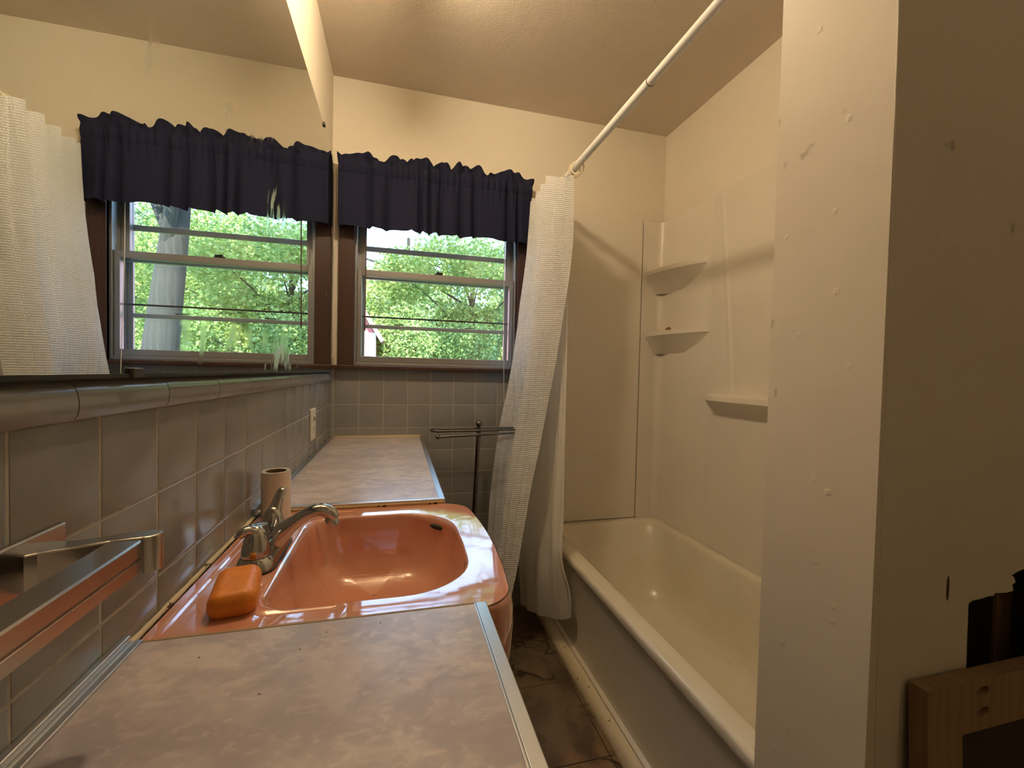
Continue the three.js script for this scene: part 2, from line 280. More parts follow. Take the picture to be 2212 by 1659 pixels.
// ---------------------------------------------------------------- the partition at the foot of the tub
const WZ0 = 1.54, WZ1 = 1.705, WX = 0.876;
{
  const hp = [[2086, 1475], [2090, 1360], [2092, 1305], [2100, 1297], [2118, 1294], [2135, 1288], [2146, 1287], [2150, 1281], [2175, 1280], [2189, 1276], [2187, 1262], [2194, 1258], [2190, 1246], [2185, 1243], [2196, 1236], [2212, 1229], [2235, 1222], [2260, 1225], [2280, 1290], [2290, 1475]].map(([u, v]) => at(u, v, 'z', WZ1));
  const s = new THREE.Shape([[WX, 0], [RX, 0], [RX, CEIL], [WX, CEIL]].map((p) => new THREE.Vector2(...p)));
  s.holes.push(new THREE.Path(hp.map((p) => new THREE.Vector2(p.x, p.y))));
  const g = new THREE.ExtrudeGeometry(s, { depth: 0.013, bevelEnabled: false }); g.translate(0, 0, WZ1 - 0.013);
  const w = struct('wall_partition', [uvm(g), bx(WX, RX, 0, CEIL, WZ0, WZ0 + 0.013), bx(WX, WX + 0.03, 0, CEIL, WZ0 + 0.013, WZ1 - 0.013), bx(0.93, 0.97, 0, CEIL, WZ0 + 0.013, WZ1 - 0.013)], scuffed, 'scuffed cream drywall partition at the foot of the bathtub', 'wall');
  // corner board on the dark side, and the ridge of paint along it
  const e = at(2005, 0, 'z', WZ1 + 0.004).x, e2 = at(1958, 1450, 'z', WZ1 + 0.004).x;
  mesh('corner_board', bx(WX, (e + e2) / 2, 0, CEIL, WZ1, WZ1 + 0.004), scuffed, w);
  const a = at(1942, 0, 'z', WZ1 + 0.004), b = at(1888, 1659, 'z', WZ1 + 0.004), d = a.clone().sub(b);
  const pts = []; for (let i = 0; i <= 60; i++) { const p = b.clone().addScaledVector(d, i / 60 * 1.9 - 0.5); p.x += (hash(i, 3, 9) - 0.5) * 0.0008; if (p.y > 0.02 && p.y < CEIL - 0.02) pts.push(p); }
  mesh('paint_ridge', sweep(pts, pts.map((p, i) => { const r = 0.0009 + 0.0005 * hash(i, 7, 2); return [r, r]; }), 6, V(0, 0, 1)), M({ color: C(0.8, 0.74, 0.62), roughness: 0.5 }), w);
  // what shows inside the hole
  const q0 = at(2147, 1400, 'z', 1.64), q1 = at(2180, 1400, 'z', 1.64);
  tag(mesh('wall_stud', [bx(q0.x, q1.x, 0.001, 0.822, 1.636, 1.64), bx(q0.x, q1.x, 0.8235, CEIL - 0.01, 1.636, 1.6405)], rawWood), 'pale wooden stud inside the torn hole in the drywall', 'stud');
  const sl = at(2047, 1270, 'z', WZ1);
  const slit = new THREE.CircleGeometry(1, 14); slit.scale(0.0022, 0.017, 1); slit.translate(sl.x, sl.y, WZ1 + 0.0006);
  mesh('gouge', slit, M({ color: C(0.06, 0.04, 0.02), roughness: 0.9 }), w);
}

// ---------------------------------------------------------------- window
{
  const t1 = struct('trim_1', [rbx(0.026, winX0 + 0.004, 1.217, 2.12, WT, 0.012, 0.002), rbx(winX1 - 0.004, 0.932, 1.217, 2.12, WT, 0.012, 0.002), rbx(0.026, 0.932, 2.056, 2.12, WT, 0.0121, 0.002),
    bx(winX0 - 0.0, winX0 + 0.004, 1.217, 2.06, -0.1, 0.008), bx(winX1 - 0.004, winX1, 1.217, 2.06, -0.1, 0.008)], casing, 'dark reddish brown wooden window casing', 'trim');
  const sill = struct('trim_2', rbx(0.008, 0.95, 1.203, 1.221, -0.1, 0.04, 0.004), casing, 'dark reddish brown wooden window sill', 'trim');
  const w = new THREE.Group(); w.name = 'window_1'; scene.add(w); w.userData = { kind: 'structure', label: 'aluminum double-hung window with storm sashes', category: 'window' };
  const fx0 = winX0 + 0.004, fx1 = winX1 - 0.004;
  const frame = (x0, x1, y0, y1, z0, z1, sw, rt, rb) => [rbx(x0, x0 + sw, y0, y1, z0, z1, 0.002), rbx(x1 - sw, x1, y0, y1, z0, z1, 0.002), rbx(x0 + sw, x1 - sw, y1 - rt, y1, z0 + 0.001, z1 - 0.001, 0.002), rbx(x0 + sw, x1 - sw, y0, y0 + rb, z0 + 0.001, z1 - 0.001, 0.002)];
  mesh('outer_frame', [...frame(fx0, fx1, 1.221, 2.056, -0.112, -0.004, 0.011, 0.02, 0.012), bx(fx0 + 0.011, fx0 + 0.016, 1.233, 2.03, -0.052, -0.046), bx(fx1 - 0.016, fx1 - 0.011, 1.233, 2.03, -0.052, -0.046), bx(fx0 + 0.011, fx0 + 0.018, 1.233, 2.03, -0.085, -0.079), bx(fx1 - 0.018, fx1 - 0.011, 1.233, 2.03, -0.085, -0.079), bx(fx0 + 0.011, fx1 - 0.011, 1.233, 1.239, -0.05, -0.008)], alu, w);
  const lx0 = fx0 + 0.012, lx1 = fx1 - 0.012;
  const low = mesh('lower_sash', frame(lx0, lx1, 1.239, 1.668, -0.042, -0.014, 0.02, 0.03, 0.026), alu, w);
  mesh('pane', bx(lx0 + 0.02, lx1 - 0.02, 1.262, 1.645, -0.029, -0.028), pane, low);
  const latch = mesh('latch', [rbx(0.457, 0.498, 1.668, 1.675, -0.038, -0.018, 0.002), rbx(0.466, 0.48, 1.673, 1.684, -0.034, -0.02, 0.003), rbx(0.474, 0.496, 1.676, 1.681, -0.03, -0.016, 0.002)], black, low);
  const up = mesh('upper_sash', frame(lx0, lx1, 1.632, 2.032, -0.076, -0.054, 0.034, 0.03, 0.022), alu, w);
  mesh('pane', bx(lx0 + 0.03, lx1 - 0.03, 1.652, 2.005, -0.066, -0.065), pane, up);
  // storm sashes further out: their rails cross the view
  const st = mesh('storm_sash', [...frame(lx0 - 0.002, lx1 + 0.002, 1.236, 2.032, -0.104, -0.09, 0.03, 0.02, 0.02), rbx(lx0 + 0.026, lx1 - 0.026, 1.403, 1.421, -0.103, -0.091, 0.002), rbx(lx0 + 0.026, lx1 - 0.026, 1.772, 1.796, -0.103, -0.091, 0.002)], alu, w);
  for (const x of [0.27, 0.62]) mesh('finger_pull', rbx(x, x + 0.05, 1.424, 1.428, -0.1, -0.088, 0.001), black, st);
  mesh('gasket', rbx(lx0 + 0.02, lx1 - 0.02, 1.448, 1.456, -0.0445, -0.0415, 0.001), black, low);
  mesh('pane', bx(lx0 + 0.026, lx1 - 0.026, 1.25, 1.41, -0.098, -0.097), pane, st);
  mesh('pane', bx(lx0 + 0.026, lx1 - 0.026, 1.416, 1.78, -0.098, -0.097), pane, st);
  mesh('pane', bx(lx0 + 0.026, lx1 - 0.026, 1.79, 2.02, -0.098, -0.097), pane, st);
}

// ---------------------------------------------------------------- valance and cords
{
  const x0 = 0.022, x1 = 0.925, N = 360, yb = 1.836, yp = 2.118;
  const t = thing('window_valance', 'gathered navy blue valance with a ruffled top over the window', 'valance', [0, 0, 0]);
  const gather = (x) => sstep(0.03, 0.16, x - x0) * sstep(0.03, 0.09, x1 - x);
  const pleat = (x, f, s) => { const p = x * f + 1.3 * Math.sin(x * 13.7 + s) + 0.7 * Math.sin(x * 31 + s * 3), k = Math.abs(Math.sin(p)); return 1 - 2 * Math.pow(1 - k, 1.6); };
  const depth = (x, y) => {
    const d = clamp((y - yb) / (yp - yb)), ends = sstep(0, 0.01, x - x0) * sstep(0, 0.01, x1 - x), xs = x + 0.006 * (1 - d) * Math.sin(x * 29);
    const A = lerp(0.019, 0.009, d) * (0.25 + 0.75 * gather(x));
    const fine = 0.0045 * pleat(x, 96, 1.2) * sstep(0.5, 0.9, d) * gather(x);
    return lerp(0.016, 0.068 + A * pleat(xs, 38, 0) + fine, ends) + 0.006 * Math.exp(-(((y - 2.094) / 0.018) ** 2)) - 0.004 * Math.exp(-(((y - 2.066) / 0.0035) ** 2));
  };
  const rows = [];
  for (let j = 0; j <= 60; j++) { const row = []; for (let i = 0; i <= N; i++) { const x = lerp(x0, x1, i / N), y = lerp(yb - 0.005 * pleat(x, 33, 0.3) * gather(x), yp, j / 60); row.push(V(x, y, depth(x, y))); } rows.push(row); }
  mesh('skirt', gridGeo(rows), navy, t);
  const head = (s, z, f) => { const rr = []; for (let j = 0; j <= 12; j++) { const row = []; for (let i = 0; i <= N; i++) {
    const x = lerp(x0, x1, i / N), d = j / 12, pk = Math.abs(Math.sin(x * 24 * f + 1.9 * Math.sin(x * 11 + s) + s)), h = 0.03 + (0.042 * pk ** 0.8 - 0.006) * (0.3 + 0.7 * gather(x)) + 0.004 * Math.sin(x * 90 + s);
    row.push(V(x, yp - 0.008 + h * d, lerp(depth(x, yp), z + (0.016 * Math.sin(x * 48 * f + s * 2) + 0.009 * Math.sin(x * 127 + s)) * (0.3 + 0.7 * gather(x)), sstep(0, 0.8, d)))); } rr.push(row); } return gridGeo(rr); };
  mesh('ruffle', head(0.4, 0.064, 1), navy, t);
  mesh('ruffle', head(2.1, 0.046, 1.23), navy, t);
  mesh('rod', cyl(V(0.03, 2.1, 0.04), V(0.918, 2.1, 0.04), 0.005), rodWhite, t);
  for (const x of [0.03, 0.914]) mesh('rod_bracket', rbx(x, x + 0.004, 2.09, 2.11, 0.012, 0.04, 0.001), rodWhite, t);
  const bl = thing('window_blind', 'raised window blind behind the navy valance, its brown wand and pale cord hanging down', 'blind', [0, 0, 0]);
  mesh('headrail', rbx(0.1, 0.858, 2.03, 2.054, 0.0125, 0.036, 0.002), ivory, bl);
  for (let i = 0; i < 9; i++) mesh('slat', bx(0.1, 0.858, 2.0 + i * 0.0032, 2.0014 + i * 0.0032, 0.0125, 0.037), ivory, bl);
  const wandM = M({ color: C(0.1, 0.055, 0.035), roughness: 0.5 });
  const wand = mesh('wand', cyl(V(0.147, 2.04, 0.036), V(0.144, 1.43, 0.026), 0.0026, 0.0026, 10), wandM, bl);
  mesh('tip', lathe([[0, -0.05], [0.0035, -0.048], [0.0042, -0.03], [0.0028, 0], [0, 0.001]], V(0.144, 1.43, 0.026), 12), wandM, wand);
  const cord = spline([V(0.79, 2.04, 0.037), V(0.792, 1.7, 0.03), V(0.797, 1.24, 0.044), V(0.8035, 1.0, 0.045), V(0.807, 0.72, 0.042)], 30);
  mesh('cord', sweep(cord, cord.map(() => [0.0015, 0.0015]), 8, V(0, 0, 1)), M({ color: C(0.72, 0.66, 0.54), roughness: 0.8 }), bl);
}

// ---------------------------------------------------------------- mirror, outlet
{
  const smear = (x, y, cx, cy, w, h, s) => { const dx = (x - cx) / w, dy = (y - cy) / h, r = Math.exp(-(dx * dx + dy * dy)); return r * sstep(0.5, 0.8, fbm(x * 40 + y * 11, y * 13, 64, s, 4)); };
  const marks = tex(1024, [2.4, 0.95], (x, y) => {
    const z = x * 2.4, yy = y * 0.95, sp = hash(Math.floor(z * 600), Math.floor(yy * 500), 77);
    let v = 0.9 * smear(z, yy, 1.53, 0.42, 0.035, 0.1, 301) + 0.8 * smear(z, yy, 1.28, 0.42, 0.06, 0.04, 302) + 0.7 * smear(z, yy, 0.95, 0.04, 0.35, 0.04, 303) + 0.6 * smear(z, yy, 1.0, 0.4, 0.12, 0.09, 304) + 0.6 * smear(z, yy, 0.24, 0.3, 0.05, 0.12, 305);
    if (sp > 0.985) v += 0.35 * (smear(z, yy, 0.9, 0.06, 0.5, 0.08, 307) + smear(z, yy, 0.6, 0.35, 0.2, 0.15, 308));
    return clamp(v);
  }, false, 512);
  marks.wrapS = marks.wrapT = THREE.ClampToEdgeWrapping;
  const t = thing('wall_mirror', 'large frameless wall mirror above the gray tiles', 'mirror', [0, 1.192, 0]);
  const g = bx(-0.0, 0.006, 0, 0.93, 0.05, 2.4); g.translate(0.0045, 0, 0);
  mesh('glass', g, M({ color: C(0.8, 0.84, 0.83), metalness: 1, roughnessMap: marks, roughness: 1 }), t);
  const d = new Uint8Array(0);
  mesh('bottom_channel', bx(-0.006, 0.0125, -0.003, 0.0012, 0.05, 2.4), black, t);
  const clip = (z, y, up) => mesh('clip', [rbx(0.0106, 0.0155, y - 0.006, y + 0.006, z - 0.01, z + 0.01, 0.002), rbx(-0.006, 0.0145, up ? y + 0.003 : y - 0.006, up ? y + 0.007 : y - 0.002, z - 0.009, z + 0.009, 0.001)], M({ color: C(0.05, 0.045, 0.04), roughness: 0.5 }), t);
  clip(0.33, 0.929, true); clip(1.535, 0.002, false); clip(1.9, 0.929, true);

  const o = thing('outlet_plate', 'ivory wall plate with switch and socket on the gray tiles', 'outlet', [0, 1.004, 0.447]);
  mesh('plate', rbx(0, 0.0065, -0.056, 0.056, -0.038, 0.038, 0.0025), ivory, o);
  mesh('switch', [rbx(0.005, 0.013, 0.014, 0.026, -0.006, 0.006, 0.001)], M({ color: C(0.3, 0.24, 0.15), roughness: 0.5 }), o);
  mesh('socket', [rbx(0.005, 0.0078, -0.034, -0.006, -0.014, 0.014, 0.001)], M({ color: C(0.7, 0.64, 0.5), roughness: 0.4 }), o);
  mesh('slot', [bx(0.0075, 0.0081, -0.018, -0.01, -0.008, -0.005), bx(0.0075, 0.0081, -0.018, -0.01, 0.005, 0.008), bx(0.0075, 0.0081, -0.03, -0.025, -0.002, 0.002)], black, o);
  for (const y of [0.042, -0.044]) mesh('screw', cyl(V(0.006, y, 0), V(0.0072, y, 0), 0.003, 0.003, 12), dullChrome, o);
}

// ---------------------------------------------------------------- counters, vanity
const CY = 0.8884;
{
  const far = thing('countertop', 'mottled beige laminate countertop running to the window wall', 'countertop', [0, 0, 0]);
  mesh('slab', bx(0.006, 0.3995, CY - 0.035, CY, 0.006, 1.036), laminate, far);
  mesh('front_edging', [rbx(0.3985, 0.412, CY - 0.036, CY + 0.0012, 0.004, 1.0475, 0.0012), bx(0.3965, 0.3985, CY - 0.001, CY + 0.0018, 0.004, 1.036)], aluTrim, far);
  for (const [u, v] of [[870, 1072], [758, 966]]) { const p = at(u, v, 'y', CY), c = new THREE.CircleGeometry(0.0014, 10); c.rotateX(-Math.PI / 2); c.translate(p.x, CY + 0.0003, p.z); mesh('burn_speck', c, black, far); }
  mesh('end_edging', rbx(0.004, 0.4115, CY - 0.035, CY + 0.001, 1.036, 1.047, 0.0012), aluTrim, far);
  mesh('wall_molding', [rbx(0.0, 0.006, CY - 0.004, CY + 0.007, 0.004, 1.036, 0.002), rbx(0.006, 0.013, CY - 0.002, CY + 0.0025, 0.004, 1.036, 0.001)], aluTrim, far);
  mesh('back_molding', [rbx(0.006, 0.4, CY - 0.004, CY + 0.007, 0.0, 0.006, 0.002), rbx(0.006, 0.4, CY - 0.002, CY + 0.0025, 0.006, 0.014, 0.001)], brassTrim, far);
  const near = thing('countertop', 'mottled beige laminate countertop with aluminum edging beside the soap end of the sink', 'countertop', [0, 0, 0]);
  mesh('slab', bx(0.006, 0.403, CY - 0.035, CY, 1.5375, 2.42), laminate, near);
  for (const [u, v] of [[430, 1421], [648, 1403], [822, 1346], [705, 1366], [560, 1500]]) { const p = at(u, v, 'y', CY), c = new THREE.CircleGeometry(0.0011, 10); c.rotateX(-Math.PI / 2); c.translate(p.x, CY + 0.0003, p.z); mesh('burn_speck', c, black, near); }
  mesh('front_edging', [rbx(0.4025, 0.4175, CY - 0.036, CY + 0.0012, 1.5365, 2.42, 0.0014), rbx(0.4, 0.4025, CY - 0.001, CY + 0.0008, 1.5375, 2.42, 0.0004)], aluTrim, near);
  mesh('end_caulk', rbx(0.02, 0.403, CY - 0.003, CY + 0.0006, 1.5345, 1.5385, 0.0008), M({ color: C(0.3, 0.22, 0.12), roughness: 0.7 }), near);
  mesh('wall_molding', [rbx(0.0, 0.0085, CY - 0.004, CY + 0.0095, 1.536, 2.42, 0.002), rbx(0.0085, 0.0125, CY - 0.004, CY + 0.003, 1.538, 2.42, 0.001), rbx(0.0125, 0.0205, CY - 0.002, CY + 0.0035, 1.537, 2.42, 0.0015)], aluTrim, near);
  const v = thing('vanity_cabinet', 'brown wooden vanity cabinet under the counters and sink', 'cabinet', [0, 0, 0]);
  mesh('body', [bx(0.004, 0.37, 0.09, CY - 0.036, 0.004, 1.04), bx(0.004, 0.37, 0.09, 0.66, 1.04, 1.536), bx(0.004, 0.37, 0.09, CY - 0.036, 1.536, 2.41), bx(0.004, 0.32, 0.001, 0.09, 0.004, 2.41)], cabMat, v);
  for (const [a, b, h] of [[0.04, 0.51, 0.8], [0.53, 1.0, 0.8], [1.07, 1.28, 0.63], [1.3, 1.51, 0.63], [1.57, 1.97, 0.8], [1.99, 2.39, 0.8]]) {
    const d = mesh('door', rbx(0.37, 0.388, 0.12, h, a, b, 0.003), cabMat, v);
    mesh('knob', lathe([[0, 0.024], [0.009, 0.022], [0.012, 0.016], [0.008, 0.01], [0.005, 0]].reverse(), null, 16).rotateZ(-Math.PI / 2).translate(0.388, h - 0.06, b - 0.04), chrome, d);
  }
}

// ---------------------------------------------------------------- sink
const SY = 0.878;
{
  const t = thing('sink', 'pink porcelain sink set between the two countertops', 'sink', [0, 0, 0]);
  const o = { x0: 0.003, x1: 0.459, z0: 1.0485, z1: 1.5335 }, b = { x0: 0.122, x1: 0.407, z0: 1.112, z1: 1.472 };
  const blend = (k, y, rO, rB, grow = 0) => rrect(lerp(o.x0, b.x0, k) - (k ? 0 : grow), lerp(o.x1, b.x1, k) + grow, y, lerp(o.z0, b.z0, k) - grow * 0, lerp(o.z1, b.z1, k) + grow * 0, lerp(0.012, rB[0], k), 10, lerp(0.02, 0.008, k), lerp(rO, rB[1], k));
  const rb = [0.05, 0.11], dish = (p) => {          // soap hollows at both ends, each side of the tap deck, and a raised back ledge
    const hol = (cx, cz, hx, hz) => { const a = sstep(0.0, 0.02, hx - Math.abs(p.x - cx)), c = sstep(0.0, 0.014, hz - Math.abs(p.z - cz)); return a * c; };
    const low = 0.0045 * (hol(0.172, 1.5, 0.062, 0.03) + hol(0.15, 1.078, 0.066, 0.03));
    const deck = sstep(0.03, 0.02, p.x) * 0.004;
    return V(p.x, p.y - low + deck, p.z);
  };
  const rows = [];
  // apron and outer side, from below upwards
  for (const [y, g] of [[0.66, -0.075], [0.69, -0.045], [0.73, -0.014], [0.78, 0.0], [0.83, 0.004], [0.855, 0.003], [SY - 0.010, 0], [SY - 0.0045, -0.004], [SY - 0.001, -0.011], [SY, -0.02]]) rows.push(blend(0, y, 0.045, rb, g));
  for (let i = 1; i <= 40; i++) { const k = i / 40; rows.push(blend(0.02 + 0.9 * k, SY + 0.0006 * Math.sin(k * 3.1), 0.045, rb).map(dish)); }
  const bas = [[0.955, -0.0018], [0.985, -0.0065], [1.0, -0.014]];
  for (const [k, dy] of bas) rows.push(blend(k, SY + dy, 0.045, rb).map((p) => { const q = dish(p); q.y = Math.min(q.y, p.y); return q; }));
  for (const [i, y] of [[0.004, SY - 0.03], [0.009, SY - 0.055], [0.016, SY - 0.085], [0.028, SY - 0.11], [0.05, SY - 0.126], [0.085, SY - 0.134], [0.125, SY - 0.138]]) rows.push(rrect(b.x0 + i, b.x1 - i * 1.25 + 0.004, y, b.z0 + i, b.z1 - i, Math.max(0.012, 0.05 - i * 0.1), 10, 0.006, Math.max(0.012, 0.105 - i * 0.7)));
  const g = gridGeo(rows, true, false, true); g.computeVertexNormals();
  mesh('basin', uvm(g), porcelainPink, t);
  mesh('wall_caulk', sweep(spline([V(0.003, SY + 0.0045, 1.05), V(0.0035, SY + 0.005, 1.25), V(0.0038, SY + 0.0045, 1.4), V(0.0035, SY + 0.0045, 1.534)], 40), Array.from({ length: 41 }, (_, i) => { const r = 0.0032 + 0.0012 * hash(i, 4, 4); return [r, r * 1.1]; }), 8), caulk, t);
  mesh('seam_caulk', rbx(0.015, 0.41, SY - 0.002, CY - 0.0045, 1.0475, 1.052, 0.0015), M({ map: caulk.map, color: C(0.85, 0.68, 0.45), roughness: 0.7 }), t);
  const h = new THREE.SphereGeometry(1, 20, 12); h.scale(0.026, 0.0068, 0.009); h.rotateY(-0.72); h.translate(0.3895, SY - 0.0205, 1.1515);
  mesh('overflow_hole', h.toNonIndexed(), black, t);
  mesh('drain', [lathe([[0, 0.0], [0.012, 0.001], [0.02, 0.0035], [0.022, 0.001], [0.022, -0.004]].map(([r, y]) => [r, y]).reverse(), V(0.26, SY - 0.1365, 1.29), 24)], chrome, t);
}

// ---------------------------------------------------------------- faucet
{
  const fx = 0.078, fz = 1.29, t = thing('faucet', 'chrome two-handle centerset faucet on the pink sink', 'faucet', [fx, SY + 0.0008, fz]);
  mesh('gasket', gridGeo([rrect(-0.031, 0.031, 0, -0.083, 0.083, 0.03, 8), rrect(-0.031, 0.031, 0.0028, -0.083, 0.083, 0.03, 8)], true, true, true).toNonIndexed(), black, t);
  const st = (w, l, y) => rrect(-w, w, y, -l, l, w * 0.985, 10);
  mesh('base', gridGeo([st(0.0295, 0.081, 0.0028), st(0.0292, 0.0805, 0.005), st(0.0275, 0.079, 0.011), st(0.0245, 0.0755, 0.017), st(0.0222, 0.073, 0.0205), st(0.0205, 0.0715, 0.0215), st(0.016, 0.067, 0.0222)], true, false, true).toNonIndexed(), chrome, t);
  // spout
  const sp = spline([V(0.006, 0.018, 0), V(0.022, 0.034, 0), V(0.045, 0.054, 0), V(0.068, 0.069, 0), V(0.088, 0.0745, 0), V(0.104, 0.068, 0), V(0.1125, 0.058, 0)], 40);
  const sr = lerpList([[0.0215, 0.021], [0.0185, 0.0175], [0.0145, 0.0125], [0.0125, 0.0105], [0.0125, 0.0108], [0.0125, 0.0115], [0.0095, 0.009]], 40);
  const spout = mesh('spout', sweep(sp, sr, 24), chrome, t);
  mesh('aerator', [lathe([[0, 0.012], [0.008, 0.011], [0.0105, 0.008], [0.0108, 0.0], [0.0108, -0.008], [0.0095, -0.0095], [0, -0.0095]].reverse(), null, 24).rotateZ(0.42).translate(0.1075, 0.0525, 0)], chrome, spout);
  // lift knob behind the spout
  mesh('lift_knob', [lathe([[0.0024, -0.03], [0.0024, 0.0], [0.007, 0.0], [0.0072, 0.012], [0.006, 0.0135], [0.011, 0.016], [0.0118, 0.0175], [0.011, 0.019], [0, 0.0195]], V(-0.008, 0.0375, 0), 24)], chrome, t);
  const handle = (z, dir, lift) => {
    const h = mesh('handle', lathe([[0.0205, 0], [0.0212, 0.003], [0.02, 0.012], [0.0175, 0.024], [0.015, 0.034], [0.0118, 0.042], [0.007, 0.047], [0, 0.049]], V(0, 0.0218, z), 28), chrome, t);
    mesh('seat_ring', lathe([[0.0195, -0.001], [0.0207, -0.001], [0.0207, 0.0022], [0.0195, 0.0022]], V(0, 0.0208, z), 24), black, h);
    const d = V(dir[0], 0, dir[1]).normalize(), P = (r, y) => V(d.x * r, 0.0218 + y, z + d.z * r);
    const path = spline([P(-0.004, 0.022), P(0.0, 0.034), P(0.007, 0.0425 + lift * 0.2), P(0.0145, 0.0455 + lift * 0.5), P(0.021, 0.0435 + lift * 0.8), P(0.0255, 0.0395 + lift)], 24);
    mesh('lever', sweep(path, lerpList([[0.0125, 0.013], [0.0128, 0.0115], [0.0105, 0.0085], [0.009, 0.0072], [0.0088, 0.0072], [0.006, 0.0055]], 24), 16), chrome, h);
  };
  handle(0.051, [-0.75, 0.65], -0.003);
  handle(-0.051, [0.45, -0.9], 0.034);
}

// ---------------------------------------------------------------- soap, paper roll
{
  const g = new RoundedBoxGeometry(0.056, 0.034, 0.1, 5, 0.0145); const p = g.attributes.position;
  for (let i = 0; i < p.count; i++) { const x = p.getX(i), y = p.getY(i), z = p.getZ(i); p.setY(i, y * (1 + 0.1 * (1 - (x / 0.028) ** 2)) - 0.003 * Math.cos(z * 30) * (y > 0 ? 1 : 0.3)); p.setX(i, x * (1 + 0.06 * Math.cos(z * 34))); }
  g.computeVertexNormals();
  const s = mesh('soap_bar', uvm(g), M({ map: tex(128, 0.09, (x, y) => mixc(S(236, 150, 52), S(214, 124, 36), fbm(x * 7, y * 7, 7, 401, 4)), true), roughness: 0.42, transmission: 0.0, bumpMap: tex(128, 0.06, (x, y) => fbm(x * 8, y * 8, 8, 402, 4), false), bumpScale: 0.0008 }));
  s.position.set(0.083, SY + 0.0165, 1.4425); s.rotation.set(0, 0.2, 0); tag(s, 'used orange bar of soap on the sink rim beside the faucet', 'soap');
  const r = thing('paper_roll', 'slim upright roll of white paper behind the faucet', 'paper roll', [0.041, SY - 0.001, 1.073]);
  const paperMat = M({ map: tex(256, 0.1, (x, y) => mixc(S(246, 240, 232), S(232, 222, 208), fbm(x * 6, y * 34, 6, 411, 4)), true), roughness: 0.95, bumpMap: tex(256, 0.05, (x, y) => fbm(x * 5, y * 24, 5, 412, 4), false), bumpScale: 0.0012 });
  mesh('paper', lathe([[0.0205, 0.001], [0.0285, 0.0], [0.029, 0.002], [0.0288, 0.05], [0.0292, 0.1], [0.0285, 0.1015], [0.0205, 0.101]], null, 40), paperMat, r);
  mesh('core', lathe([[0.0206, 0.001], [0.0198, 0.001], [0.0196, 0.1], [0.0206, 0.1005]], null, 32), M({ color: C(0.2, 0.13, 0.07), roughness: 0.9, side: THREE.DoubleSide }), r);
}

// ---------------------------------------------------------------- towel bar in the foreground
{
  const t = thing('towel_bar', 'chrome towel bar fixed to the gray tiles above the counter', 'towel bar', [0, 1.03, 1.66]);
  const L = (p) => V(p.x, p.y - 1.03, p.z - 1.66);
  // square bar with a groove along its face
  const bar = [[0.052, 0.017], [0.074, 0.016], [0.0755, 0.0145], [0.0755, 0.002], [0.0735, 0.001], [0.0735, -0.0005], [0.0755, -0.0015], [0.0755, -0.0115], [0.074, -0.013], [0.052, -0.013]];
  mesh('bar', toCreasedNormals(gridGeo([-0.012, 0.8].map((z) => bar.map(([x, y]) => V(x, y, z))), true, true, true).toNonIndexed(), 0.5), dullChrome, t);
  for (const z of [0, 0.77]) {
    // strap: plan outline drawn out from the wall to a rounded end, given a height
    const s = new THREE.Shape();
    s.moveTo(0.0, -0.022 + z); s.lineTo(0.012, -0.012 + z); s.quadraticCurveTo(0.035, -0.012 + z, 0.05, -0.022 + z); s.lineTo(0.07, -0.0285 + z); s.quadraticCurveTo(0.083, -0.03 + z, 0.0835, -0.02 + z); s.quadraticCurveTo(0.083, -0.011 + z, 0.074, -0.0105 + z); s.lineTo(0.052, -0.006 + z); s.quadraticCurveTo(0.03, 0.004 + z, 0.012, 0.012 + z); s.lineTo(0, 0.022 + z); s.closePath();
    const g = new THREE.ExtrudeGeometry(s, { depth: 0.031, bevelEnabled: true, bevelSize: 0.0015, bevelThickness: 0.0015, bevelSegments: 2, curveSegments: 10 });
    g.rotateX(Math.PI / 2); g.translate(0, 0.016, 0); 
    mesh('bracket', g.toNonIndexed(), dullChrome, t);
    mesh('wall_plate', rbx(0.0, 0.007, -0.022, 0.03, z - 0.03, z + 0.045, 0.0025), dullChrome, t);
  }
}

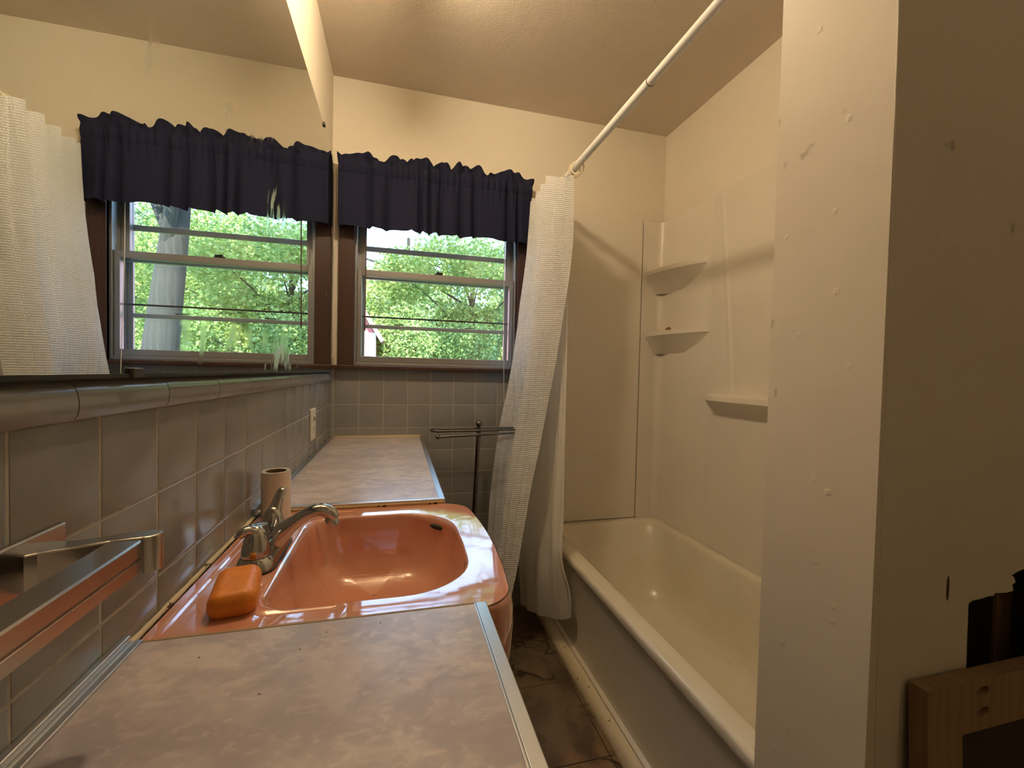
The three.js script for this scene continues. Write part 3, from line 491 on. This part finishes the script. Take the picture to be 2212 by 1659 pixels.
// ---------------------------------------------------------------- towel stand by the window wall
{
  const t = thing('towel_stand', 'brushed nickel floor towel stand with ball top before the gray tiles', 'towel stand', [0.625, 0, 0.16]);
  const X = 0.625, Zs = 0.16, top = atUYZ(1034.5, 0.955, Zs).x - X;
  mesh('base', lathe([[0, 0], [0.09, 0], [0.092, 0.004], [0.08, 0.012], [0.03, 0.02], [0.012, 0.028], [0, 0.028]], V(0, 0.0, 0), 32), nickel, t);
  mesh('post', cyl(V(0, 0.02, 0), V(top, 0.95, 0), 0.0102), nickel, t);
  mesh('ball', ball(V(top + 0.0003, 0.9655, 0), 0.0155, 24), nickel, t);
  const ax0 = atUYZ(931, 0.937, 0.16).x - X, ax1 = atUYZ(1119, 0.94, 0.16).x - X;
  const lp = []; for (let i = 0; i <= 14; i++) { const a = Math.PI / 2 + i / 14 * Math.PI; lp.push(V(ax0 + 0.034 + 0.034 * Math.cos(a), 0.937 - 0.0004 * i * 0, 0.034 * Math.sin(a))); }
  const loop = [V(ax1, 0.941, 0.034), V(lerp(ax0, ax1, 0.5), 0.939, 0.034), ...lp, V(lerp(ax0, ax1, 0.5), 0.939, -0.034), V(ax1 - 0.015, 0.941, -0.034)];
  mesh('loop_arm', sweep(loop, loop.map(() => [0.0054, 0.0054]), 12), nickel, t);
  const b0 = atUYZ(946, 0.915, 0.215), b1 = atUYZ(1119, 0.93, 0.215);
  const B = (p) => V(p.x - X, p.y, p.z - Zs);
  const arm = mesh('straight_arm', cyl(B(b0), B(b1), 0.0054, 0.0054, 14), nickel, t);
  mesh('end_ball', ball(B(b0), 0.0095, 16), nickel, arm);
  mesh('collar', [cyl(V(top - 0.0008, 0.9, 0), V(top - 0.0002, 0.95, 0), 0.0118), cyl(V(top, 0.939, -0.036), V(top, 0.939, 0.036), 0.004, 0.004, 10), cyl(V(top, 0.924, 0), V(top, 0.924, 0.055), 0.004, 0.004, 10)], nickel, t);
}

// ---------------------------------------------------------------- bathtub and surround
const TY = 0.42;
{
  const t = thing('bathtub', 'off-white bathtub with a flat apron along the tiled floor', 'bathtub', [0, 0, 0]);
  const x0 = 1.014, x1 = RX - 0.001, z0 = 0.004, z1 = WZ0 - 0.002;
  const rows = [[1.046, 0.0], [1.02, 0.0], [1.016, 0.004], [1.016, 0.05], [1.03, 0.056], [1.033, 0.07], [1.033, TY - 0.05], [1.03, TY - 0.042], [1.0165, TY - 0.035], [x0, TY - 0.028], [x0, TY - 0.012], [x0 + 0.003, TY - 0.004], [x0 + 0.011, TY], [x0 + 0.0175, TY], [x0 + 0.0185, TY - 0.0012], [x0 + 0.0195, TY]].map(([x, y]) => rrect(x, x1, y, z0, z1, 0.004, 10, 0, 0.004));
  const inn = (x, y, l, r, rad) => rrect(x, x1 - r, y, z0 + l, z1 - l, rad, 10, 0, rad);
  rows.push(inn(1.05, TY, 0.02, 0.016, 0.03), inn(1.074, TY, 0.036, 0.034, 0.07), inn(1.081, TY - 0.003, 0.043, 0.04, 0.085), inn(1.088, TY - 0.012, 0.05, 0.047, 0.1), inn(1.095, TY - 0.03, 0.06, 0.054, 0.11), inn(1.11, TY - 0.12, 0.1, 0.068, 0.12), inn(1.125, TY - 0.22, 0.145, 0.084, 0.125), inn(1.14, TY - 0.29, 0.18, 0.098, 0.125), inn(1.165, TY - 0.335, 0.215, 0.122, 0.12), inn(1.2, TY - 0.352, 0.26, 0.16, 0.1), inn(1.3, TY - 0.356, 0.4, 0.26, 0.06));
  const g = toCreasedNormals(gridGeo(rows, true, false, true).toNonIndexed(), 0.75);
  mesh('tub_shell', uvm(g), tubMat, t);
  const s = new THREE.Shape(); s.moveTo(0, 0); s.lineTo(0.036, 0); s.lineTo(0.036, 0.044); s.quadraticCurveTo(0.012, 0.044, 0.003, 0.022); s.lineTo(0, 0.012); s.closePath();
  const sg = new THREE.ExtrudeGeometry(s, { depth: 1.54, bevelEnabled: false, curveSegments: 8 }); sg.translate(0.979, 0.0005, 0.0);
  const sm = struct('trim_3', uvm(sg), shoeMat, 'worn cream shoe molding along the foot of the bathtub', 'trim');

  const cu = thing('shower_surround', 'glossy cream shower surround with corner shelves and a soap ledge', 'shower surround', [0, 0, 0]);
  mesh('flat_panel', rbx(1.055, 1.566, TY + 0.004, 2.028, 0.001, 0.006, 0.001), surroundMat, cu);
  // corner unit: plan line from the back wall round the corner along the right wall
  const plan = []; plan.push([1.571, 0.001], [1.5712, 0.0065], [1.6, 0.007], [1.645, 0.007]);
  for (let i = 0; i <= 10; i++) { const a = Math.PI * 1.5 + i / 10 * Math.PI / 2; plan.push([1.652 + 0.039 * Math.cos(a), 0.046 + 0.039 * Math.sin(a)]); }
  plan.push([1.692, 0.2], [1.692, 0.38], [1.6935, 0.392], [1.6935, 0.4], [1.692, 0.41], [1.692, 1.53], [RX - 0.001, 1.53]);
  const rows2 = [TY + 0.001, TY + 0.003, 2.03, 2.042, 2.046].map((y, j) => plan.map(([x, z]) => V(x + (j === 4 ? 0.005 : 0), y, z - (j === 4 ? 0.003 : 0))));
  mesh('shell', uvm(toCreasedNormals(gridGeo(rows2.map((r) => r.slice().reverse())).toNonIndexed(), 0.6)), surroundMat, cu);
  const rg = [[0.445, 2.03], [0.5, 1.12]];
  const ridge = (z0, w) => gridGeo([[2.03, 0.447, 0.018], [1.115, 0.532, 0.034]].map(([y, z, w]) => [V(1.693, y, z - 0.004), V(1.6885, y, z + w * 0.25), V(1.6885, y, z + w * 0.75), V(1.693, y, z + w + 0.004)]));
  mesh('raised_band', ridge(), surroundMat, cu);
  const shelf = (y, zr, drop) => {
    // front edge in plan from the back wall to the right wall, slightly bowed
    const A = V(1.594, 0, 0.004), B = V(1.692, 0, zr), ctrl = V(1.588, 0, zr * 0.62), n = 18, top = [], lip = [], bot = [], back = [];
    for (let i = 0; i <= n; i++) {
      const k = i / n, p = V((1 - k) ** 2 * A.x + 2 * k * (1 - k) * ctrl.x + k * k * B.x, 0, (1 - k) ** 2 * A.z + 2 * k * (1 - k) * ctrl.z + k * k * B.z);
      top.push(V(p.x, y, p.z)); lip.push(V(p.x + 0.001, y - 0.022, p.z - 0.001));
      const q = V(lerp(1.655, 1.692, sstep(0, 0.35, k)), 0, lerp(0.004, zr * 0.78, k ** 1.15)); 
      bot.push(V(q.x, y - drop + 0.035 * sstep(0.55, 1, k) ** 2, q.z));
      back.push(V(lerp(1.66, 1.692, sstep(0, 0.3, k)), y - 0.001, lerp(0.006, zr - 0.01, k)));
    }
    const mid = (a, b, k, out) => a.map((p, i) => p.clone().lerp(b[i], k).add(V(-0.012 * out, -0.008 * out, 0.006 * out)));
    return gridGeo([back, top.map((p) => p.clone().lerp(V(1.69, y, 0.02), 0.04)), top, lip, mid(lip, bot, 0.12, -0.1), mid(lip, bot, 0.5, 0.1), bot]);
  };
  mesh('shelf', toCreasedNormals(shelf(1.767, 0.372, 0.118).toNonIndexed(), 0.35), surroundMat, cu);
  mesh('shelf', toCreasedNormals(shelf(1.438, 0.4, 0.115).toNonIndexed(), 0.35), surroundMat, cu);
  const lz0 = 0.42, lz1 = 1.2, lrows = [];
  for (const [dx, y] of [[0, 1.128], [0.05, 1.126], [0.064, 1.122], [0.066, 1.114], [0.066, 1.1], [0.06, 1.092], [0.03, 1.058], [0.0, 1.034]]) { const row = []; for (let i = 0; i <= 20; i++) { const k = i / 20, z = lerp(lz0, lz1, k), e = Math.sqrt(clamp(1 - (1 - clamp(k / 0.08)) ** 2)) * Math.sqrt(clamp(1 - (1 - clamp((1 - k) / 0.08)) ** 2)); row.push(V(1.692 - dx * (0.12 + 0.88 * e), y < 1.1 ? lerp(1.095, y, 0.2 + 0.8 * e) : y, z)); } lrows.push(row); }
  mesh('soap_ledge', toCreasedNormals(gridGeo(lrows).toNonIndexed(), 0.6), surroundMat, cu);
  const lump = new THREE.SphereGeometry(1, 18, 10), lp = lump.attributes.position; for (let i = 0; i < lp.count; i++) { const k = 1 + 0.2 * (hash(i % 19, i / 19 | 0, 3) - 0.5); lp.setXYZ(i, lp.getX(i) * 0.012 * k, Math.max(-0.4, lp.getY(i)) * 0.013 * k, lp.getZ(i) * 0.03 * k); } lump.rotateY(-0.3); lump.computeVertexNormals();
  const so = mesh('soap_remnant', lump.toNonIndexed(), M({ color: C(0.2, 0.09, 0.025), roughness: 0.7 })); so.position.set(1.632, 1.4425, 0.165); tag(so, 'small brown soap remnant on the lower corner shelf', 'soap');
}

// ---------------------------------------------------------------- rod, rings, curtain, liner
{
  const RXX = 1.0, RY = 2.07;
  const r = thing('shower_rod', 'white telescoping shower curtain rod above the bathtub', 'curtain rod', [RXX, RY, 0]);
  mesh('outer_tube', cyl(V(0, 0, 0.0), V(0, 0, 0.957), 0.0142, 0.0142, 24), rodWhite, r);
  mesh('inner_tube', cyl(V(0, 0, 0.957), V(0, 0, WZ0), 0.0125, 0.0125, 24), rodWhite, r);
  mesh('joint_lip', [new THREE.TorusGeometry(0.0136, 0.0014, 8, 24).translate(0, 0, 0.957)], M({ color: C(0.25, 0.22, 0.18), roughness: 0.6 }), r);
  mesh('end_cup', lathe([[0, 0], [0.02, 0], [0.02, 0.012], [0.0135, 0.016]].reverse(), null, 24).rotateX(Math.PI / 2).translate(0, 0, -0.004), rodWhite, r);
  mesh('end_cup', lathe([[0, 0], [0.02, 0], [0.02, 0.012], [0.012, 0.016]].reverse(), null, 24).rotateX(-Math.PI / 2).translate(0, 0, WZ0), rodWhite, r);
  const ringG = new THREE.TorusGeometry(0.0265, 0.0028, 8, 36);
  const ringM = M({ color: C(0.76, 0.66, 0.47), roughness: 0.35 });
  const zs = [0.425, 0.395, 0.3, 0.275, 0.23, 0.19, 0.15, 0.11, 0.07, 0.045];
  zs.forEach((z, i) => {
    const o = mesh('curtain_ring', ringG, ringM); o.position.set(RXX, RY - 0.0105, z); o.rotation.set((hash(i, 1, 1) - 0.5) * 0.5, (hash(i, 2, 1) - 0.5) * 1.1 - (i < 2 ? 0.35 : 0), 0);
    tag(o, 'beige plastic curtain ring on the white shower rod', 'curtain ring', 'curtain rings on the shower rod');
  });
  const Z = [0.082, 0.09, 0.108, 0.125, 0.16, 0.2, 0.24, 0.285, 0.325, 0.365, 0.385, 0.4], Zb = [0.08, 0.085, 0.098, 0.108, 0.13, 0.16, 0.21, 0.26, 0.3, 0.345, 0.37, 0.4];
  const K = [[[2.03, 2.035, 2.02, 2.035, 2.02, 2.035, 2.02, 2.035, 2.02, 2.034, 2.028, 2.036], Z, [1172, 1148, 1178, 1154, 1190, 1163, 1202, 1172, 1214, 1184, 1214, 1234]],
    [1.75, Z, [1164, 1136, 1166, 1142, 1178, 1152, 1190, 1160, 1204, 1176, 1207, 1232]],
    [1.5, Z, [1152, 1119, 1150, 1127, 1164, 1138, 1176, 1146, 1190, 1162, 1193, 1217]],
    [1.25, Z, [1140, 1104, 1136, 1112, 1150, 1124, 1162, 1132, 1174, 1144, 1173, 1198]],
    [0.97, Zb, [1130, 1082, 1098, 1116, 1142, 1130, 1150, 1142, 1152, 1119, 1146, 1171]],
    [0.7, Zb, [1112, 1065, 1080, 1094, 1114, 1106, 1124, 1116, 1128, 1097, 1120, 1141]],
    [0.45, Zb, [1100, 1056, 1070, 1082, 1096, 1090, 1106, 1100, 1112, 1083, 1102, 1118]],
    [0.25, Zb, [1092, 1062, 1070, 1078, 1088, 1084, 1096, 1092, 1100, 1078, 1090, 1097]]];
  const cloth = (keys, nu, nv, bulge) => {
    const cols = keys.map(([y, z, u]) => spline(u.map((uu, i) => atUYZ(uu, Array.isArray(y) ? y[i] : y, z[i])), nu));
    const rows = []; const down = cols[0].map((_, i) => spline(cols.map((c) => c[i]), nv));
    for (let j = 0; j <= nv; j++) rows.push(down.map((d, i) => d[j].clone().add(V(bulge * Math.sin(i * 0.5 + 0.9 * Math.sin(j * 0.04 + i * 0.1)), 0, bulge * (fbm(i * 0.35, j * 0.08, 999, 501, 3) - 0.5)))));
    return gridGeo(rows);
  };
  tag(mesh('shower_curtain', cloth(K, 180, 120, 0.012), waffle), 'white waffle-weave shower curtain gathered beside the window', 'shower curtain');
  const L = [[2.03, [0.12, 0.18, 0.25, 0.31, 0.34, 0.36], [1196, 1204, 1210, 1216, 1220, 1224]],
    [1.6, [0.12, 0.18, 0.25, 0.31, 0.35, 0.375], [1186, 1194, 1204, 1212, 1220, 1229]],
    [1.0, [0.12, 0.18, 0.26, 0.33, 0.37, 0.4], [1166, 1174, 1188, 1204, 1211, 1223]],
    [0.6, [0.12, 0.2, 0.28, 0.37, 0.41, 0.44], [1126, 1146, 1168, 1196, 1200, 1219]],
    [0.44, [0.16, 0.24, 0.31, 0.4, 0.44, 0.47], [1120, 1140, 1166, 1196, 1200, 1217]],
    [0.3, [0.2, 0.27, 0.34, 0.43, 0.46, 0.5], [1121, 1142, 1168, 1204, 1214, 1236]],
    [[0.13, 0.125, 0.13, 0.16, 0.18, 0.21], [0.22, 0.27, 0.33, 0.42, 0.46, 0.5], [1126, 1144, 1170, 1206, 1216, 1237]]];
  tag(mesh('curtain_liner', cloth(L, 60, 90, 0.006), liner), 'cloudy plastic curtain liner hanging outside the bathtub apron', 'curtain liner');
}

// ---------------------------------------------------------------- wood-framed panel leaning on the dark wall
{
  const x0 = at(1962, 1460, 'z', WZ1 + 0.004).x, top = 0.813, W = 0.52, H = 0.815, th = 0.021;
  const t = thing('framed_panel', 'raw wood framed dark panel leaning below the torn hole', 'framed panel', [x0, 0, WZ1 + 0.041]);
  t.rotation.x = -0.045;
  const sw = 0.062, rw = 0.066;
  mesh('stile', bx(0, sw, 0, H, 0, th), rawWood, t); mesh('stile', bx(W - sw, W, 0, H, 0, th), rawWood, t);
  const rs = new THREE.Shape([[sw, H - rw], [W - sw, H - rw], [W - sw, H], [sw, H]].map((p) => new THREE.Vector2(...p)));
  for (const y of [0.016, 0.043]) { const e = new THREE.Path(); e.absellipse(sw + 0.04, H - y, 0.012, 0.0058, 0, Math.PI * 2, true, 0.12); rs.holes.push(e); }
  const rg = new THREE.ExtrudeGeometry(rs, { depth: 0.006, bevelEnabled: false }); rg.translate(0, 0, th - 0.0065);
  mesh('rail', [uvm(rg), bx(sw, W - sw, H - rw, H, 0, th - 0.0065)], rawWood, t);
  mesh('rail', bx(sw, W - sw, 0, rw, 0, th), rawWood, t);
  mesh('dark_panel', bx(sw - 0.004, W - sw + 0.004, rw - 0.004, H - rw + 0.004, 0.003, 0.012), M({ color: C(0.022, 0.012, 0.011), roughness: 0.5 }), t);
}

// ---------------------------------------------------------------- ceiling lamp above the counter (out of the frame)
{
  const t = thing('ceiling_lamp', 'two-bulb ceiling lamp above the counter', 'lamp', [0.34, CEIL, 0.86]);
  mesh('pan', lathe([[0, 0], [0.07, 0], [0.075, -0.008], [0.06, -0.022], [0, -0.024]].reverse(), null, 32), chrome, t);
  const glow = M({ color: C(0.9, 0.85, 0.75), emissive: C(1, 0.8, 0.5), emissiveIntensity: 5, roughness: 0.5 });
  mesh('bulb', ball(V(0, -0.085, 0.05), 0.034, 24), glow, t);
  for (const z of [0.05, -0.05]) mesh('socket', cyl(V(0, -0.02, z), V(0, -0.055, z), 0.016), ivory, t);
  mesh('unlit_bulb', ball(V(0, -0.085, -0.05), 0.03, 24), M({ color: C(0.85, 0.83, 0.78), roughness: 0.4 }), t);
  const l = new THREE.PointLight(new THREE.Color().setRGB(1, 0.77, 0.5), 1.85); l.position.set(0, -0.085, 0.05); l.castShadow = true; l.shadow.radius = 1.7; t.add(l);
}

// a second, dimmer ceiling lamp in the far part of the room, behind the camera
{
  const t = thing('ceiling_lamp', 'small round ceiling lamp in the far part of the room', 'lamp', [1.15, CEIL, 2.55]);
  mesh('pan', lathe([[0, 0], [0.07, 0], [0.075, -0.008], [0.06, -0.022], [0, -0.024]].reverse(), null, 32), chrome, t);
  mesh('bulb', ball(V(0, -0.085, 0), 0.034, 24), M({ color: C(0.9, 0.85, 0.75), emissive: C(1, 0.8, 0.5), emissiveIntensity: 0.6, roughness: 0.5 }), t);
  mesh('socket', cyl(V(0, -0.02, 0), V(0, -0.055, 0), 0.016), ivory, t);
  const l = new THREE.PointLight(new THREE.Color().setRGB(1, 0.77, 0.5), 0.13); l.position.set(0, -0.085, 0); l.castShadow = true; l.shadow.radius = 1.7; t.add(l);
}

// ---------------------------------------------------------------- outside
{
  const lawn = struct('ground', bx(-30, 30, -0.9, -0.6, -60, -0.2), M({ map: tex(256, 1.5, (x, y) => mixc(S(96, 132, 58), S(64, 98, 40), fbm(x * 16, y * 16, 16, 601, 4)), true), roughness: 0.95 }), 'sunlit lawn outside the window', 'lawn');
  const bark = M({ map: tex(256, [0.25, 0.6], (x, y) => mixc(S(84, 80, 72), S(46, 42, 37), fbm(x * 14, y * 4, 4, 611, 5)), true), roughness: 0.95 });
  const leafShape = (() => {                        // a spray of folded leaves
    const P = [], r = () => rnd() - 0.5;
    for (let i = 0; i < 11; i++) {
      const c = V(r() * 0.24, r() * 0.24, r() * 0.24), d = V(r(), r() * 0.8 - 0.25, r()).normalize(), s = d.clone().cross(V(r(), r(), r())).normalize(), n = d.clone().cross(s), L = 0.055 + rnd() * 0.035, w = L * 0.36;
      const a = c, b = c.clone().addScaledVector(d, L), m1 = c.clone().addScaledVector(d, L * 0.45).addScaledVector(s, w).addScaledVector(n, w * 0.35), m2 = c.clone().addScaledVector(d, L * 0.45).addScaledVector(s, -w).addScaledVector(n, w * 0.35);
      for (const p of [a, m1, b, a, b, m2]) P.push(p.x, p.y, p.z);
    }
    const g = new THREE.BufferGeometry(); g.setAttribute('position', new THREE.Float32BufferAttribute(P, 3)); g.computeVertexNormals(); return g;
  })();
  const leafMat = M({ color: C(0.9, 0.9, 0.9), roughness: 0.55, transmission: 0.35, thickness: 0, side: THREE.DoubleSide });
  const tree = (label, x, z, trunkR, h, blobs, count, hue, scale, lean = 0) => {
    const t = thing('tree', label, 'tree', [x, -0.6, z], 'trees and shrubs outside the window');
    const branches = [];
    const tp = [V(0, 0, 0), V(lean * 0.4, h * 0.3, 0.05), V(lean * 0.8, h * 0.6, -0.05), V(lean, h, 0)], tr = spline(tp, 14);
    mesh('trunk', sweep(tr, tr.map((_, i) => { const k = trunkR * (1 - 0.7 * i / 14); return [k, k]; }), 12, V(0, 0, 1)), bark, t);
    blobs.forEach(([bx_, by, bz, r], i) => { const s = tp[1].clone().lerp(tp[3], 0.25 + 0.5 * rnd()), e = V(bx_, by, bz), pth = spline([s, s.clone().lerp(e, 0.5).add(V((rnd() - 0.5) * 0.3, 0.15, (rnd() - 0.5) * 0.3)), e], 8); branches.push(sweep(pth, pth.map((_, k) => { const q = Math.max(0.012, trunkR * 0.32 * (1 - k / 8)); return [q, q]; }), 6)); });
    if (branches.length) mesh('branches', branches, bark, t);
    const im = new THREE.InstancedMesh(leafShape, leafMat, count), m = new THREE.Matrix4(), q = new THREE.Quaternion(), e = new THREE.Euler(), col = new THREE.Color();
    const tot = blobs.reduce((s, b) => s + b[3] ** 2, 0);
    let k = 0;
    blobs.forEach((b, bi) => { const nb = bi === blobs.length - 1 ? count - k : Math.round(count * b[3] ** 2 / tot);
      for (let i = 0; i < nb; i++, k++) {
        const u = rnd() * 2 - 1, a = rnd() * 6.2832, s = Math.sqrt(1 - u * u), rr = b[3] * (0.45 + 0.6 * Math.sqrt(rnd())) * (0.8 + 0.4 * vnoise(a * 2, u * 4, 99, 5 + bi));
        e.set(rnd() * 6.28, rnd() * 6.28, rnd() * 6.28); q.setFromEuler(e); const sc = scale * (0.7 + rnd() * 0.6);
        m.compose(V(b[0] + rr * s * Math.cos(a), b[1] + rr * u * 0.85, b[2] + rr * s * Math.sin(a)), q, V(sc, sc, sc)); im.setMatrixAt(k, m);
        const v = rnd(); col.setRGB(...mixc(hue[0], hue[1], v)); im.setColorAt(k, col);
      } });
    im.name = 'foliage'; im.userData.kind = 'stuff'; t.add(im);
    return t;
  };
  const yellowG = [[0.3, 0.46, 0.1], [0.62, 0.66, 0.2]], midG = [[0.2, 0.36, 0.1], [0.46, 0.56, 0.18]], paleG = [[0.26, 0.42, 0.2], [0.5, 0.6, 0.28]];
  const crown = (n, w, y0, y1, d, r) => Array.from({ length: n }, () => [(rnd() - 0.5) * w, lerp(y0, y1, rnd()), (rnd() - 0.5) * d, r * (0.7 + 0.6 * rnd())]);
  tree('leafy yellow-green tree filling the middle of the window view', 1.9, -7.7, 0.12, 4.2, crown(20, 5.4, 1.6, 4.15, 1.8, 0.7), 4200, yellowG, 1);
  tree('low dense shrub under the trees beside the pink shed', 1.75, -5.9, 0.05, 1.4, crown(14, 2.7, 1.0, 2.5, 1.0, 0.5), 3400, midG, 0.8);
  tree('broad green tree spreading behind the big gray trunk', 5.6, -10.8, 0.14, 5, crown(18, 5.6, 1.6, 5.2, 1.8, 0.9), 3900, yellowG, 1);
  tree('tall pale tree at the back of the yard behind the others', 0.6, -15.5, 0.2, 7, crown(24, 8.8, 2.2, 6.6, 2.5, 1.2), 3600, paleG, 1.9);
  tree('tall darker tree at the back of the yard past the broad tree', 9.4, -16, 0.2, 7, crown(24, 8.8, 2.2, 6.6, 2.5, 1.2), 3600, paleG, 1.9);
  tree('round shrub behind the pink shed at the foot of the trees', -0.5, -7.6, 0.05, 1.2, crown(8, 1.0, 1.0, 2.3, 0.7, 0.42), 1500, yellowG, 0.85);
  tree('thick gray tree trunk close outside the curtain end of the window', 2.62, -4.0, 0.24, 6.5, crown(10, 3.5, 4.6, 7, 2.4, 0.9), 2200, paleG, 1.1, -0.35);
  // shed
  const s = thing('shed', 'small pink-red wooden shed with a steep roof beyond the lawn', 'shed', [at(812, 745, 'z', -4.8).x - 1.4, -0.6, -4.8]);
  const red = M({ map: tex(128, [0.16, 1], (x, y) => mixc(S(212, 122, 124), S(198, 106, 108), fbm(x * 3, y * 6, 3, 621, 3)), true), roughness: 0.8 }), roofM = M({ color: C(0.42, 0.2, 0.2), roughness: 0.8 });
  const gs = new THREE.Shape([[-1.38, 0], [1.38, 0], [1.38, 2.35], [0, 4.6], [-1.38, 2.35]].map((p) => new THREE.Vector2(...p)));
  const gg = new THREE.ExtrudeGeometry(gs, { depth: 1.7, bevelEnabled: false }); gg.translate(0, 0, -1.7);
  mesh('body', uvm(gg), red, s);
  for (const k of [-1, 1]) { const a = V(0, 4.66, 0), b = V(k * 1.5, 2.2, 0), g = new THREE.BoxGeometry(a.distanceTo(b), 0.06, 1.95); g.rotateZ(Math.atan2(a.y - b.y, a.x - b.x)); g.translate((a.x + b.x) / 2, (a.y + b.y) / 2 + 0.03, -0.85); mesh('roof_side', uvm(g), roofM, s); }
  for (let i = 0; i < 9; i++) { const x = -1.2 + i * 0.3; mesh('batten', bx(x - 0.02, x + 0.02, 0.01, Math.min(2.35, 9) + 0.0, 0, 0.02), M({ color: C(0.72, 0.5, 0.5), roughness: 0.8 }), s); }
  for (const x of [1.3, -1.4]) mesh('corner_trim', bx(x, x + 0.1, 0, 2.36, 0, 0.03), M({ color: C(0.8, 0.72, 0.72), roughness: 0.7 }), s);
}

scene.traverse((o) => { if (o.isMesh) { o.castShadow = true; o.receiveShadow = true; } });
renderer.render(scene, camera);
